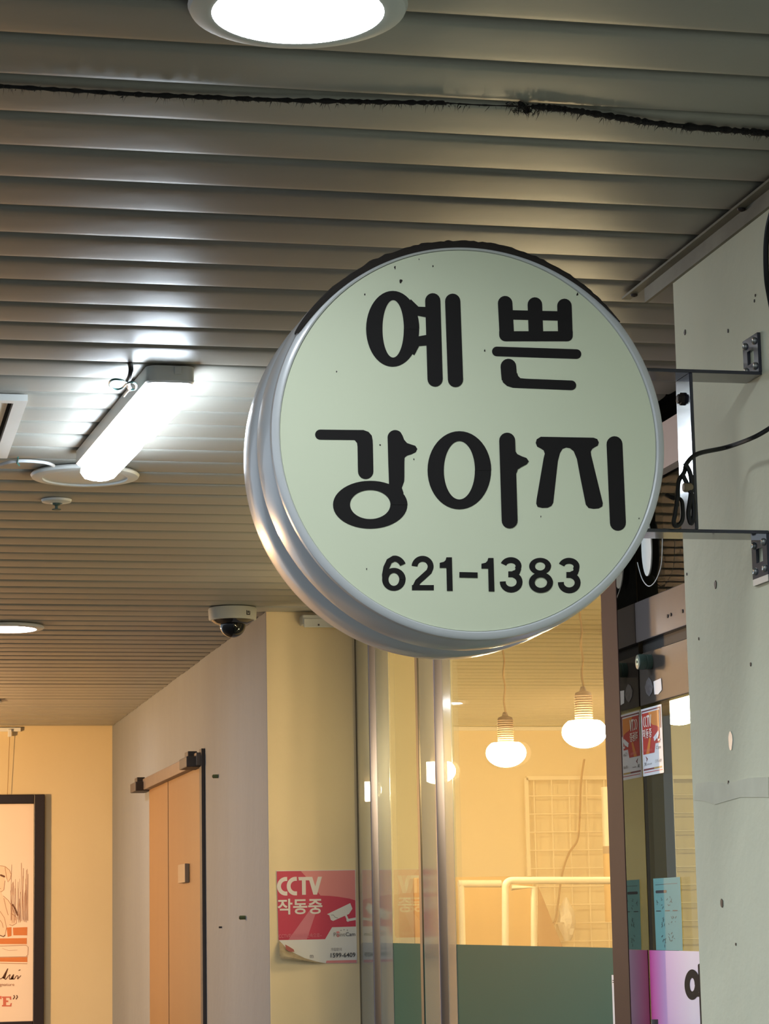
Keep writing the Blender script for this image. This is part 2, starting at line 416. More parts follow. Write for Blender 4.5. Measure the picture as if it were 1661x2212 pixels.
# ---------------------------------------------------------------- shop door
dr = setting('door_1', (XD, 4.6, 0), 'glass shop door with steel header and pink printed panel', 'door')
jm = bx('jamb', 'jambpaint', dr, 1.694, 1.742, YJ+.0015, YJ+.115, 0, H-.01, c=.0012)
bx('mirror_plate', 'mirror_steel', jm, 1.6955, 1.742, YJ, YJ+.0012, 0, H-.01)
bx('inner_post', 'olive', dr, 1.756, XG-.004, YJ+.015, YJ+.118, 0, H+.1)
hdr = bx('header', 'steel', dr, XD-.004, XD+.05, YP, YJ-.001, .602+CZ, .693+CZ, c=.002)
for px, py in ((1442, 1331), (1449, 1328), (1474, 1320), (1335, 1398)):
    disc_x(px, py, .004, 'screw_hole', 'dark', hdr, XD-.0045)
bx('reveal', 'dark', dr, XD+.012, XD+.05, YP, YJ-.001, .575+CZ, .602+CZ)
rail = bx('top_rail', 'steel_dark', dr, XD, XD+.025, YP, YJ-.004, .46+CZ, .576+CZ, c=.002)
bx('leaf', 'doorglass', dr, XD+.002, XD+.012, YP, YJ-.004, .02, .46+CZ)
bx('transom', 'transomglass', dr, XD+.004, XD+.012, YP, YJ, .693+CZ, H-.15)
bx('fascia', 'fascia', dr, XD, XD+.06, YP, YJ+.1, H-.15, H-.045)
bx('fascia_strip', 'dark', dr, XD-.003, XD, YP, YJ+.1, H-.162, H-.148)
bx('transom_back', 'void', dr, XG+.012, XG+.03, YP, YJ+.4, .6+CZ, H+.1)  # dark sheet added behind the transom glass to hide the lit interior
for px in (1362, 1393, 1425):
    yy = at_x(px, 1260, XD+.1).y
    bx('transom_stay', 'steel', dr, XD+.1, XD+.11, yy-.006, yy+.006, .693+CZ, H-.15)
pk = bx('printed_panel', 'pinkprint', dr, XD-.0005, XD+.0015, 4.35, YJ-.006, .75, ZF)
# the shop name begins at the edge of the pink panel
mp = lambda x, y: at_x(x, y, XD-.0006)
G = ring(1495.5, 2127, 16.5, 33, 5.5, 14.5) + [stroke([(1500, 2112), (1516, 2109)], 9, 'bb'), stroke([(1500, 2148), (1516, 2149)], 9, 'bb'), stroke([(1512.5, 2086), (1519, 2230)], 9, 'rr'), stroke([(1524, 2086), (1531, 2230)], 9, 'rr')]
sheet(G, mp, (-1, 0, 0), .0008, 'letter', 'vinyl', pk)
# handle
hb = at_x(1414, 2202, XD-.045)
MB().tube([(XD-.045, hb.y, hb.z), (XD-.045, hb.y, hb.z-.45)], .0075, 14).build('handle', 'steel', dr, True)
for zz in (.06, .40): MB().tube([(XD-.045, hb.y, hb.z-zz), (XD+.002, hb.y, hb.z-zz)], .005, 10).build('handle_stay', 'steel', dr, True)
# round lock on the rail
kc = at_x(1406, 1430, XD)
kn = thing('door_buzzer', (XD, kc.y, kc.z-.02), 'round dark green knob with pale face on steel door rail', 'knob')
MB().lathe((XD-.0005, kc.y, kc.z), (-1, 0, 0), [(.0165, 0), (.0168, .012), (.0155, .013), (.0168, .014), (.0172, .027), (.0160, .0305), (.0135, .0315)], 36).build('body', 'knob_green', kn, True)
MB().lathe((XD-.0305, kc.y, kc.z), (-1, 0, 0), [(.0125, 0), (.0122, .0014), (.003, .0016)], 32).build('face', 'knob_face', kn, True)
MB().lathe((XD-.0318, kc.y, kc.z), (-1, 0, 0), [(.0032, 0), (.003, .0012)], 12).build('keyhole', 'dark', kn)
def rect_x(px0, py0, px1, py1, X):
    a = at_x(px0, py0, X); b_ = at_x(px1, py1, X); return a.y, b_.y, a.z, b_.z
for poly, lab in (([(1402, 1463), (1407, 1470), (1411, 1484), (1408, 1497), (1403, 1505), (1396, 1497), (1393, 1484), (1397, 1470)], 'torn diamond shaped foil sticker on steel door rail'),
                  ([(1412, 1472), (1428, 1465), (1430, 1490), (1422, 1500), (1414, 1500)], 'small white square sticker peeling off steel door rail')):
    s_ = MB().prism([at_x(*p_, XD-.0006) for p_ in poly], (-.0006, 0, 0)).build('foil_sticker', 'foil' if 'foil' in lab else 'label_white', None)
    tag(s_, lab, 'sticker')
# oval white tag and wire loop above the header
c0 = at_x(1420, 1185, XD+.02)
pts = [(XD-.006, c0.y+.045*math.cos(t)*(.75), c0.z+.062*math.sin(t)) for t in [2*PI*i/28 for i in range(28)]]
tag(MB().prism(pts, (.003, 0, 0)).build('oval_tag', 'white_plastic', None), 'white oval plastic disc hanging above the steel door header', 'tag')
wp = [at_x(*p_, XD-.010) for p_ in ((1377, 1215), (1380, 1228), (1388, 1252), (1400, 1266), (1412, 1260), (1422, 1242), (1428, 1222), (1430, 1200), (1431, 1160))]
tag(MB().tube(smooth_path(wp, 5), .0011, 6).build('wire_loop', 'white_wire', None, True), 'thin white wire drooping in a loop above the door', 'wire')

# ---------------------------------------------------------------- corridor door
d2 = setting('door_2', (XC, 11.1, 0), 'tan painted side door with dark iron head bar', 'door')
def ycx(px, py=1800): return at_x(px, py, XC).y
ya, yb, ym = ycx(441), ycx(325), ycx(366)
zt = .655+CZ
bx('leaf', 'doorpaint', d2, XC-.006, XC, ym+.012, yb, 0, zt, c=.002)
bx('leaf', 'doorpaint', d2, XC-.006, XC, ya+.02, ym-.012, 0, zt, c=.002)
bx('joint', 'iron', d2, XC-.002, XC, ym-.012, ym+.012, 0, zt)
bx('frame_jamb', 'iron', d2, XC-.016, XC, ya-.04, ya+.02, 0, zt+.07, c=.002)
hb2 = bx('head_bar', 'ironbar', d2, XC-.035, XC, ya-.02, yb+.02, zt, zt+.055, c=.003)
for yy in (ya+.10, yb+.10):
    MB().box(XC-.075, XC-.002, yy-.11, yy+.11, zt-.005, zt+.04, c=.004).box(XC-.06, XC-.02, yy-.05, yy+.05, zt+.04, zt+.065, c=.003).build('hinge_block', 'iron', hb2)
a = at_x(394, 1868, XC-.006); b_ = at_x(409, 1906, XC-.006)
bx('number_plate', 'plate_grey', d2, XC-.026, XC-.006, b_.y, a.y, b_.z, a.z, c=.002)
for px, py, sz in ((471, 1677, 1.0), (530, 1982, 1.0), (479, 2003, .5)):
    c0 = at_x(px, py, XC)
    an = thing('wall_plug', (XC, c0.y, c0.z-.012), {471: 'green wall plug left above the side door corner', 530: 'dark wall plug with a streak under it on grey wall', 479: 'tiny dark wall plug low beside the side door'}[px], 'wall plug')
    MB().tube([(XC-.0005, c0.y, c0.z), (XC-.022*sz, c0.y, c0.z)], .0075*sz, 10).build('sleeve', 'plug_green' if px != 479 else 'iron', an)
    MB().tube([(XC-.0222*sz, c0.y, c0.z), (XC-.024*sz, c0.y, c0.z)], .0055*sz, 8).build('opening', 'dark', an)

# ================================================================== ROUND SIGN
YSF = 3.395
C0 = at_y(1019, 946, YSF); RS = .296
sg = thing('round_sign', (C0.x, YSF+.13, C0.z-RS), 'round pale green shop sign with black Korean lettering and phone number', 'sign')
prof = [(.2835, .006), (.2840, .0015), (.2860, 0), (.2925, .0005), (.2955, .003), (.2965, .012), (.2950, .016), (.2995, .030), (.3020, .070), (.3010, .098), (.2945, .104), (.2945, .112), (.3010, .120), (.3035, .160), (.3030, .205), (.2985, .235), (.2940, .250), (.2840, .258), (0, .258)]
MB().lathe((C0.x, YSF, C0.z), (0, 1, 0), prof, 128).build('shell', 'sign_shell', sg, True)
fc = MB().lathe((C0.x, YSF+.005, C0.z), (0, 1, 0), [(0, -.0010), (.283, -.0010), (.2838, .003)], 128).build('face', 'sign_face', sg, True)
# grime that has gathered along the top of the rim
mb = MB()
N = 90
for side in (0,):
    vs = []; fs = []
    for k in range(N+1):
        t = math.radians(38+(150-38)*k/N); j = random.uniform(0, .0022)
        taper = math.sin(PI*k/N)**.5
        ca, sa = math.cos(t), math.sin(t)
        for r_, yy in ((.2955-.0090*taper, -.0006), (.2958-.0030*taper, -.0010), (.2968+j*taper, .002), (.2972+(.0014+j*1.4)*taper, .012), (.2985+(.0020+j)*taper, .012+.018*taper), (.2990+.0035*taper, .012+.055*taper)):
            vs.append((C0.x+ca*r_, YSF+yy, C0.z+sa*r_))
    for k in range(N):
        for i in range(5):
            fs.append((k*6+i, k*6+i+1, (k+1)*6+i+1, (k+1)*6+i))
    mb.add(vs, fs)
mb.build('dust_crust', 'grime', sg, False)
YL = YSF+.0039
ms = lambda x, y: at_y(x, y, YL)
def letter(polys, name='letter'): return sheet(polys, ms, (0, -1, 0), .0009, name, 'vinyl', fc)
# ye
P = ring(848, 710.5, 57.5, 82, 23, 62, 849, 710.5)
P += [stroke([(934.5, 650), (939.5, 819)], 33), stroke([(977.5, 651), (983.5, 820)], 33)]
P += [stroke([(880, 655), (900, 672), (935, 676)], [22, 20, 24], 'bb'), stroke([(884, 760), (900, 738), (938, 733)], [26, 22, 24], 'bb'), stroke([(893, 700), (893, 712)], 20, 'bb')]
letter(P)
# ppeun
P = [stroke([(1091, 655), (1094.5, 722)], 31.5), stroke([(1155.2, 658), (1157.5, 722)], 31.5), stroke([(1219, 661), (1221, 722)], 31.5)]
P += [stroke([(1091, 680), (1221, 683)], 20.5, 'bb'), rrect(1078, 715.5, 1237, 737.5, (12, 14, 0, 0))]
P += [stroke([(1073, 759.3), (1245, 765)], 21)]
P += [stroke([(1098, 792), (1099, 806), (1100.5, 820)], 34, 'rb'), [(1083, 806), (1117, 806), (1119, 812), (1124, 817), (1140, 818.5), (1140, 839), (1108, 838), (1095, 834), (1086, 826), (1083.5, 816)], stroke([(1120, 828), (1234, 832.5)], 21, 'br')]
letter(P)
# gang
P = [stroke([(691.5, 939), (780, 940)], 22, 'rb'), [(775, 929), (785, 929), (796, 933), (803, 941), (805, 952), (805.5, 965), (772, 965), (771, 957), (766, 951), (760, 950), (760, 929)], stroke([(788.7, 960), (789.8, 1018.5)], 33.5, 'br')]
P += [[(837, 945)] + [(853.5-16.5*math.cos(math.radians(t)), 945-16*math.sin(math.radians(t))) for t in range(15, 150, 15)] + [(869.5, 941), (873, 950), (879, 957), (889, 960.5), (897, 963), (901.5, 970), (898, 977), (889, 981.5), (879, 984.5), (874, 989), (873.5, 1000), (873.5, 1030), (873, 1040), (868, 1054), (872, 1066), (840, 1066), (840, 1043), (838.5, 1000)]]
P += ring(799.5, 1090.5, 80.5, 51.8, 43.5, 31.3, 799.5, 1090)
letter(P)
# a
P = ring(992, 1016, 68.8, 84.5, 33.5, 63)
P += [stroke([(1095.2, 952), (1100.5, 1124.5)], 34.5)]
P += [[(1105, 960), (1112.5, 974), (1117, 981), (1127, 986), (1137, 989.5), (1142, 996.7), (1137, 1003.5), (1126, 1009), (1118, 1014), (1115.5, 1022), (1105, 1030)]]
letter(P)
# ji
P = [[(1168, 943.5), (1282, 945.5), (1290, 948.5), (1293.5, 956), (1291, 963), (1284, 966.5), (1279, 970), (1276, 976), (1277, 984), (1302, 1087), (1301, 1094), (1293, 1098.5), (1282, 1099.5), (1271, 1097.5), (1265, 1090), (1253, 1030), (1246, 992), (1239, 975), (1231, 968.5), (1223, 967), (1215, 970), (1209.5, 979), (1205, 996), (1195, 1086), (1191, 1093), (1183, 1097), (1171, 1097.5), (1161, 1095), (1158, 1088), (1159, 1078), (1174, 990), (1176.5, 980), (1174, 973), (1167, 968.5), (1160, 965), (1157, 957), (1159, 949)]]
P += [stroke([(1327.2, 959.5), (1334.5, 1129.5)], 34.5)]
letter(P)
# phone number, stroke by stroke (sheet scale of the digits: 0.289 px per unit)
zs = 480/1661
dz = lambda L_: [(800+x*zs, 1180+y*zs) for x, y in L_]
def arc(cx, cy, rx, ry, a0, a1, n=16): return [(cx+rx*math.cos(math.radians(a0+(a1-a0)*k/n)), cy+ry*math.sin(math.radians(a0+(a1-a0)*k/n))) for k in range(n+1)]
W_ = 45*zs
def three(ox, oy):
    return [stroke(dz(arc(1050+ox, 148+oy, 57, 44, 195, 395)), W_, 'bb'), stroke(dz(arc(1052+ox, 268+oy, 63, 57, -62, 185)), W_, 'bb'), stroke(dz([(1030+ox, 210+oy), (1075+ox, 210+oy)]), W_, 'bb'), stroke(dz([(1070+ox, 205+oy), (1098+ox, 192+oy), (1106+ox, 165+oy)]), W_, 'bb'), stroke(dz([(1070+ox, 212+oy), (1098+ox, 226+oy)]), W_, 'bb')]
DG = [
    ring(*dz([(175, 248)])[0], 88*zs, 86*zs, 40*zs, 48*zs) + [stroke(dz(arc(178, 172, 70, 80, -25, -92, 10)+[(140, 112), (118, 160), (108, 215), (112, 260)]), W_, 'bb')],
    [stroke(dz(arc(390, 152, 60, 58, 182, 372, 18)+[(438, 190), (400, 225), (355, 265), (338, 300)]), W_, 'bb'), [(x, y) for x, y in dz([(310, 290), (474, 290), (474, 330), (310, 330)])]],
    [dz([(568, 83), (608, 83), (614, 334), (572, 334), (568, 162), (518, 162), (518, 124), (548, 117), (562, 104)])],
    [dz([(665, 193), (800, 196), (800, 237), (665, 234)])],
    [dz([(881, 88), (919, 88), (926, 338), (884, 338), (880, 167), (830, 167), (830, 131), (860, 124), (874, 110)])],
    three(0, 0),
    ring(*dz([(1268, 150)])[0], 82*zs, 63*zs, 38*zs, 31*zs) + ring(*dz([(1273, 272)])[0], 90*zs, 77*zs, 46*zs, 39*zs),
    three(434, 5)]
for d_ in DG: letter(d_, 'digit' if len(d_) != 1 or d_ is not DG[3] else 'dash')
for px, py, r_ in ((853, 578, 4), (866, 607, 6), (935, 575, 3), (788, 636, 3), (727, 803, 2.5), (821, 961, 3), (894, 992, 2.5), (792, 1229, 2.5), (1168, 1116, 2.5), (1247, 636, 4), (1047, 757, 3), (1432, 1030, 2.5), (905, 560, 2), (1380, 1120, 2)):
    pts = [(px+r_*random.uniform(.4, 1.1)*math.cos(t)*.6, py+r_*random.uniform(.5, 1.2)*math.sin(t)) for t in [2*PI*i/8 for i in range(8)]]
    sheet([pts], ms, (0, -1, 0), .0004, 'fly_speck', 'grime', fc)

# ---------------------------------------------------------------- bracket
YBK, BW, BT = 3.525, .064, .0055
zu = at_x(1630, 812, XP).z; zl = at_x(1600, 1172, XP).z
xb = at_y(1500, 1000, YBK-BW/2).x
br = thing('sign_bracket', (XP, YBK, zl-.07), 'glossy dark blue flat iron bracket holding the round sign to the wall', 'bracket')
y0, y1 = YBK-BW/2, YBK+BW/2
xs_ = lambda z: C0.x+math.sqrt(.3045**2-(z-C0.z)**2)
a_up = bx('arm', 'bracket', br, xs_(zu-BT)+.003, XP-.001, y0, y1, zu-BT, zu, c=.001)
a_lo = bx('arm', 'bracket', br, xs_(zl)+.003, XP-.001, y0, y1, zl-BT, zl, c=.001)
bar = bx('upright', 'bracket', br, xb-BT/2, xb+BT/2, y0, y1, zl, zu-BT, c=.001)
def plate(z0, z1, parent, zc):
    # plate with a slotted window: four strips around the slot
    yc = YBK; sw, sh = .014, .011
    mb = MB()
    mb.box(XP-BT, XP-.0004, y0, yc-sw, z0, z1); mb.box(XP-BT, XP-.0004, yc+sw, y1, z0, z1)
    mb.box(XP-BT, XP-.0004, yc-sw, yc+sw, z0, zc-sh); mb.box(XP-BT, XP-.0004, yc-sw, yc+sw, zc+sh, z1)
    p_ = mb.build('wall_plate', 'bracket', br, merge=False)
    for yy in (y0+.012, y1-.012):
        for zz in (z0+.011, z1-.011):
            MB().lathe((XP-BT, yy, zz), (-1, 0, 0), [(.0062, 0), (.0055, .0025), (.0035, .004), (.0015, .0032)], 14).build('screw', 'bracket_raw', p_, True)
    return p_
plate(zu, zu+.062, br, zu+.030)
plate(zl-.068, zl-BT, br, zl-.034)
bx('bare_edge', 'bracket_raw', br, XP-BT+.0002, XP-.0004, y0, y1, zl-.078, zl-.068)
cb = at_y(1475, 862, YBK)
MB().lathe((xb-BT/2, YBK, cb.z), (-1, 0, 0), [(.010, 0), (.010, .005), (.0075, .006), (.0075, .009), (.004, .010)], 6).build('bolt', 'iron', br)
# power cable of the sign
cp = [at_x(1690, 905, XP-.03), at_x(1661, 926, XP-.035), at_x(1625, 946, XP-.05), at_y(1570, 966, YBK-.01), at_y(1508, 980, YBK-BW/2-.003), at_y(1484, 1000, YBK-BW/2-.006), at_y(1478, 1020, YBK-BW/2-.012), at_y(1466, 1040, YBK-BW/2-.012), at_y(1463, 1075, YBK-BW/2-.014), at_y(1458, 1110, YBK-BW/2-.014), at_y(1455, 1130, YBK-BW/2-.012), at_y(1463, 1136, YBK-BW/2-.01), at_y(1473, 1124, YBK-BW/2-.01), at_y(1474, 1100, YBK-BW/2-.01), at_y(1470, 1080, YBK-BW/2-.006), at_y(1452, 1075, YBK-.03), at_y(1440, 1070, YBK-.02)]
cw = thing('power_cable', cp[-4], 'black power cable looped at the sign bracket and running along the wall', 'cable')
MB().tube(smooth_path(cp, 6), .0036, 8).build('sheath', 'cable_black', cw, True)
c2 = [at_y(*p_, YBK-BW/2-.016) for p_ in ((1479, 1000), (1490, 1020), (1494, 1050), (1490, 1085), (1487, 1110), (1492, 1130), (1498, 1118), (1497, 1080), (1486, 1050), (1474, 1024))]
MB().tube(smooth_path(c2, 6), .0038, 8).build('cable_loop', 'cable_black', cw, True)
tc_ = at_y(1492, 1053, YBK-BW/2-.014)
MB().lathe((tc_.x-.012, tc_.y, tc_.z), (1, 0, 0), [(.006, 0), (.0075, .002), (.0075, .012), (.006, .014)], 12).build('cable_tie', 'plate_grey', cw, True)
# black cable on the pillar at the frame edge
c3 = [at_x(*p_, XP-.006) for p_ in ((1672, 440), (1659, 490), (1654.5, 540), (1656, 600), (1662, 640), (1672, 690))]
tag(MB().tube(smooth_path(c3, 6), .0045, 8).build('wall_cable', 'cable_black', None, True), 'short black cable bulging from the wall below the angle trim', 'cable')

# ================================================================== CEILING FITTINGS
def downlight(x, y, lit, label, r=.105):
    t = thing('downlight', (x, y, H-.02), label, 'ceiling light', 'round ceiling downlights along the passage')
    zc = H-.003
    MB().lathe((x, y, zc), (0, 0, -1), [(r+.026, 0), (r+.029, .004), (r+.026, .010), (r+.008, .014), (r, .013), (r, .002)], 56).build('rim', 'white_plastic', t, True)
    MB().lathe((x, y, zc-.0025), (0, 0, -1), [(0, .009), (r*.6, .0088), (r-.001, .006), (r-.001, 0)], 56).build('lens', 'lamp_cold' if lit else 'white_plastic', t, True)
    return t
downlight(.528, 2.79, True, 'lit round downlight on the ceiling in front of the round sign')
downlight(.60, 9.12, True, 'lit round downlight on the ceiling beyond the tube light')
downlight(.640, 12.2, True, 'lit round downlight on the ceiling near the poster wall')
downlight(.579, 5.97, False, 'unlit white round downlight behind the end of the tube light')
downlight(.50, -.40, True, 'assumed lit round downlight, unseen, on the ceiling at the street end')  # assumed from the lamp spacing, behind the camera; lights the sign face

tl = thing('tube_light', (.63, 5.3, H-.09), 'long bright white ceiling tube light in two sections', 'ceiling light')
def outline(x0, x1, ya_, yb_, r, n=7):
    return [(x-.060*(y-4.78), y) for x, y in rrect(x0, ya_, x1, yb_, r, n)]
def shell(levels, name, mname, parent):
    mb = MB(); n = len(levels[0][0]); vs = [(x, y, z) for o_, z in levels for x, y in o_]; fs = []
    for i in range(len(levels)-1):
        for k in range(n): fs.append((i*n+k, i*n+(k+1) % n, (i+1)*n+(k+1) % n, (i+1)*n+k))
    fs += [list(range(n)), [(len(levels)-1)*n+k for k in range(n)]]
    return mb.add(vs, fs).build(name, mname, parent, True)
X0, X1, Y0, Y1 = .585, .682, 4.765, 5.705
shell([(outline(X0, X1, Y0, Y1, .02), H-.002), (outline(X0, X1, Y0, Y1, .02), H-.032), (outline(X0+.004, X1-.004, Y0+.004, Y1-.004, .018), H-.036)], 'housing', 'white_plastic', tl)
for a_, b_, w0 in ((4.785, 5.245, .0), (5.255, 5.695, .004)):
    shell([(outline(X0+.006+w0, X1-.006-w0, a_, b_, .03), H-.034), (outline(X0+.002+w0, X1-.002-w0, a_, b_, .034), H-.056), (outline(X0+.010+w0, X1-.010-w0, a_+.012, b_-.012, .03), H-.071), (outline(X0+.025+w0, X1-.025-w0, a_+.03, b_-.03, .018), H-.077)], 'diffuser', 'lamp_tube', tl)
bx('end_clip', 'white_plastic', tl, .640, .655, Y0-.004, Y0, H-.02, H-.004, c=.001)
# supply cable tied in a bow
wz = H-.03
bw = thing('supply_wire', at_z(282, 800, HC-.01), 'dark supply cable with green wire tied in a bow at the tube light', 'wire')
MB().tube(smooth_path([at_z(281, 785, HC+.004), at_z(283, 797, HC-.02), at_z(281, 812, HC-.03), at_z(276, 826, HC-.03), at_z(281, 840, HC-.026)], 5), .0052, 8).build('sheath', 'cable_black', bw, True)
MB().tube(smooth_path([at_z(*p_, HC-.035) for p_ in ((274, 826), (258, 820), (244, 820), (236, 828), (241, 838), (254, 841), (266, 837), (276, 827), (287, 826), (294, 832), (292, 840), (284, 842))], 5), .0022, 7).build('green_wire', 'green_wire', bw, True)
MB().tube(smooth_path([at_z(*p_, HC-.037) for p_ in ((276, 828), (280, 840), (274, 848), (268, 856))], 5), .0018, 7).build('white_wire', 'white_wire', bw, True)

# vent
vx1, vy0, vy1 = .372, 5.075, 5.725; vx0 = vx1-.65
vt = thing('ceiling_vent', ((vx0+vx1)/2, 5.4, H-.02), 'white square ceiling vent with long slots', 'vent')
mb = MB()
zz0, zz1 = H-.016, H-.002
fw = .028
mb.box(vx0, vx1, vy0, vy0+fw, zz0, zz1).box(vx0, vx1, vy1-fw, vy1, zz0, zz1).box(vx0, vx0+fw, vy0+fw, vy1-fw, zz0, zz1).box(vx1-fw, vx1, vy0+fw, vy1-fw, zz0, zz1)
mb.build('frame', 'white_plastic', vt, merge=False)
bx('throat', 'void', vt, vx0+fw, vx1-fw, vy0+fw, vy1-fw, H-.004, H-.0025)
nsl = 12; sp = (vx1-vx0-2*fw)/nsl
for i in range(nsl):
    x_ = vx0+fw+sp*(i+.5)
    mb = MB(); mb.prism([(x_-.015, vy0+fw, H-.013), (x_-.012, vy0+fw, H-.0145), (x_+.015, vy0+fw, H-.009), (x_+.012, vy0+fw, H-.0075)], (0, vy1-vy0-2*fw, 0)).build('slat', 'white_plastic', vt)

# sprinkler
spx = thing('sprinkler', (.5425, 6.362, H-.02), 'small round white sprinkler plate on the ceiling beyond the tube light', 'sprinkler')
MB().lathe((.5425, 6.362, H-.002), (0, 0, -1), [(.040, 0), (.038, .006), (.016, .010), (.012, .004)], 36).build('plate', 'white_plastic', spx, True)
MB().lathe((.5425, 6.362, H-.006), (0, 0, -1), [(.010, 0), (.010, .010), (.004, .012), (.004, .020), (.012, .021), (.012, .023)], 14).build('nozzle', 'knob_green', spx, True)
# white cable to the unlit downlight
wcb = thing('ceiling_cable', at_z(55, 995, HC-.01), 'white cable tied to the ceiling beside the vent', 'cable')
MB().tube(smooth_path([at_z(*p_, HC-.008) for p_ in ((-60, 1030), (-20, 1012), (0, 1004), (20, 998), (45, 995.5), (80, 997), (105, 1001), (116, 1006))], 5), .0042, 8).build('sheath', 'white_wire', wcb, True)
c0 = at_z(37, 1000, HC-.012); MB().tube([c0+Vector((0, -.03, .008)), c0, c0+Vector((.006, .012, -.004))], .0022, 6).build('tie', 'green_wire', wcb)
# cobwebbed black cable across the planks
def dusty(pts, rr, name, parent, tufts):
    pth = smooth_path(pts, 14)
    rad = [rr*random.uniform(.6, 1.25) for _ in pth]
    mb = MB().tube(pth, rad, 7)
    for p_ in pth:
        for _ in range(tufts):
            q = Vector(p_)+Vector((random.uniform(-.02, .02), random.uniform(-.004, .004), random.uniform(-.003, 0)))
            d = Vector((random.uniform(-.3, .3), random.uniform(-1, 1), random.uniform(-.9, .1))).normalized()*random.uniform(.004, .014)
            s_ = d.cross(Vector((1, 0, .3))).normalized()*.0011
            mb.add([q-s_, q+s_, q+d], [(0, 1, 2)])
    o = mb.build(name, 'dust', parent, merge=False); return o
ck = thing('cobweb_cable', (.7, 3.2, H-.01), 'dust covered black cable strung along a ceiling joint', 'cable')
zc = HC-.006
dusty([at_z(*p_, zc) for p_ in ((-80, 182), (0, 186), (150, 195), (300, 204), (450, 210), (600, 216), (750, 219), (860, 221), (960, 222))], .0034, 'sheath', ck, 3)
dusty([at_z(*p_, zc) for p_ in ((1150, 230), (1220, 236), (1300, 248), (1400, 264), (1500, 275), (1600, 283), (1661, 288), (1740, 296))], .0046, 'sheath', ck, 4)
dusty([at_z(*p_, HC-.004) for p_ in ((960, 222), (1040, 227), (1150, 230))], .0012, 'thread', ck, 1)
dusty([at_z(*p_, HC-.004) for p_ in ((1122, 222), (1132, 232), (1138, 240))], .0035, 'tuft', ck, 5)

# dome camera
dc = at_z(481, 1352, HC)
dx_, dy_ = 1.352, 8.55
dm = thing('dome_camera', (dx_, dy_, H-.12), 'white dome security camera with dark bubble under the ceiling corner', 'camera')
R_ = .084
MB().lathe((dx_, dy_, H-.002), (0, 0, -1), [(R_, 0), (R_+.002, .004), (R_, .040), (R_-.004, .044), (R_-.012, .044)], 48).build('base', 'camera_white', dm, True)
MB().lathe((dx_, dy_, H-.044), (0, 0, -1), [(R_-.006, 0), (R_-.022, .012), (R_-.036, .018), (.030, .020)], 48).build('skirt', 'smoke_dome', dm, True)
MB().lathe((dx_, dy_, H-.060), (0, 0, -1), [(.047*math.cos(math.radians(t)), .047*math.sin(math.radians(t))) for t in range(0, 91, 9)], 40).build('bubble', 'smoke_dome', dm, True)
lg = MB()
def on_dome(a_, z_): return Vector((dx_+math.cos(a_)*(R_+.0012), dy_+math.sin(a_)*(R_+.0012), z_))
for a0_, a1_, z0_, z1_ in ((-64, -52, -.034, -.030), (-64, -52, -.016, -.012), (-64, -61, -.034, -.012), (-55, -52, -.034, -.012), (-60, -56, -.027, -.019), (-59, -57, -.009, -.006)):
    lg.add([on_dome(math.radians(a0_), H+z0_), on_dome(math.radians(a1_), H+z0_), on_dome(math.radians(a1_), H+z1_), on_dome(math.radians(a0_), H+z1_)], [(0, 1, 2, 3)])
lg.build('maker_mark', 'ink', dm, merge=False)
# white junction box half hidden by the sign
ja = at_y(653, 1328, YS-.06); jb = at_y(740, 1356, YS-.06)
jn = thing('junction_box', ((ja.x+jb.x)/2, YS-.03, jb.z), 'white wall box under the ceiling half hidden by the round sign', 'box')
bx('body', 'camera_white', jn, ja.x, jb.x, YS-.06, YS-.001, jb.z+.012, H-.016, c=.004)
bx('lid', 'camera_white', jn, ja.x+.004, jb.x, YS-.066, YS-.060, jb.z, H-.03, c=.003)
bx('screw', 'iron', jn, ja.x+.055, ja.x+.061, YS-.068, YS-.066, jb.z+.006, jb.z+.012)

# ================================================================== CCTV NOTICE on the yellow wall
A = at_y(596.5, 1881, YS); Bq = at_y(771, 2080, YS)
cc = thing('cctv_notice', ((A.x+Bq.x)/2, YS-.002, Bq.z), 'pink and white CCTV notice with a peeling lower corner', 'notice')
def mc(x, y, d=0.0):
    return Vector((A.x+(x-125)/1390*(Bq.x-A.x), YS-.003-d, A.z-(y-172)/1568*(A.z-Bq.z)))
base = sheet([[(125, 172), (1515, 172), (1515, 1745), (960, 1735), (800, 1700), (600, 1640), (430, 1560), (300, 1480), (150, 1330)]], lambda x, y: mc(x, y), (0, 1, 0), .0025, 'board', 'paper', cc)
N_ = (0, -1, 0)
sheet([[(130, 182), (1503, 182), (1503, 1130), (1085, 1135), (960, 1332), (150, 1332)]], mc, N_, .0003, 'red_field', 'red', base)
sheet([[(550, 182), (1505, 182), (1503, 692), (1400, 660), (1200, 625), (1050, 608), (890, 600), (760, 430), (640, 280)]], lambda x, y: mc(x, y, .0003), N_, .0003, 'light_field', 'pinkish', base)
sheet([[(700, 840), (800, 900), (640, 1330), (320, 1330)]], lambda x, y: mc(x, y, .0003), N_, .0003, 'light_beam', 'beam', base)
m6 = lambda x, y: mc(x, y, .0008)
def cctv_word(x0, y0, x1, y1):
    u = lambda x, y: (x0+(x-135)/785*(x1-x0), y0+(y-280)/310*(y1-y0))
    w_ = 68*(x1-x0)/785
    out = []
    for ox in (0, 168):
        out.append(stroke([u(x, y) for x, y in [(312+ox, 312), (270+ox, 313)] + arc(285+ox, 435, 117, 122, 255, 105, 14) + [(270+ox, 556), (312+ox, 557)]], w_, 'bb'))
    out += [[u(*p_) for p_ in ((505, 283), (740, 283), (740, 340), (635, 340), (635, 583), (568, 583), (568, 340), (515, 340))], [u(*p_) for p_ in ((680, 283), (750, 283), (800, 445), (850, 283), (920, 283), (830, 583), (765, 583))]]
    return out
sheet(cctv_word(135, 280, 920, 590), m6, N_, .0003, 'lettering', 'letter_white', base)
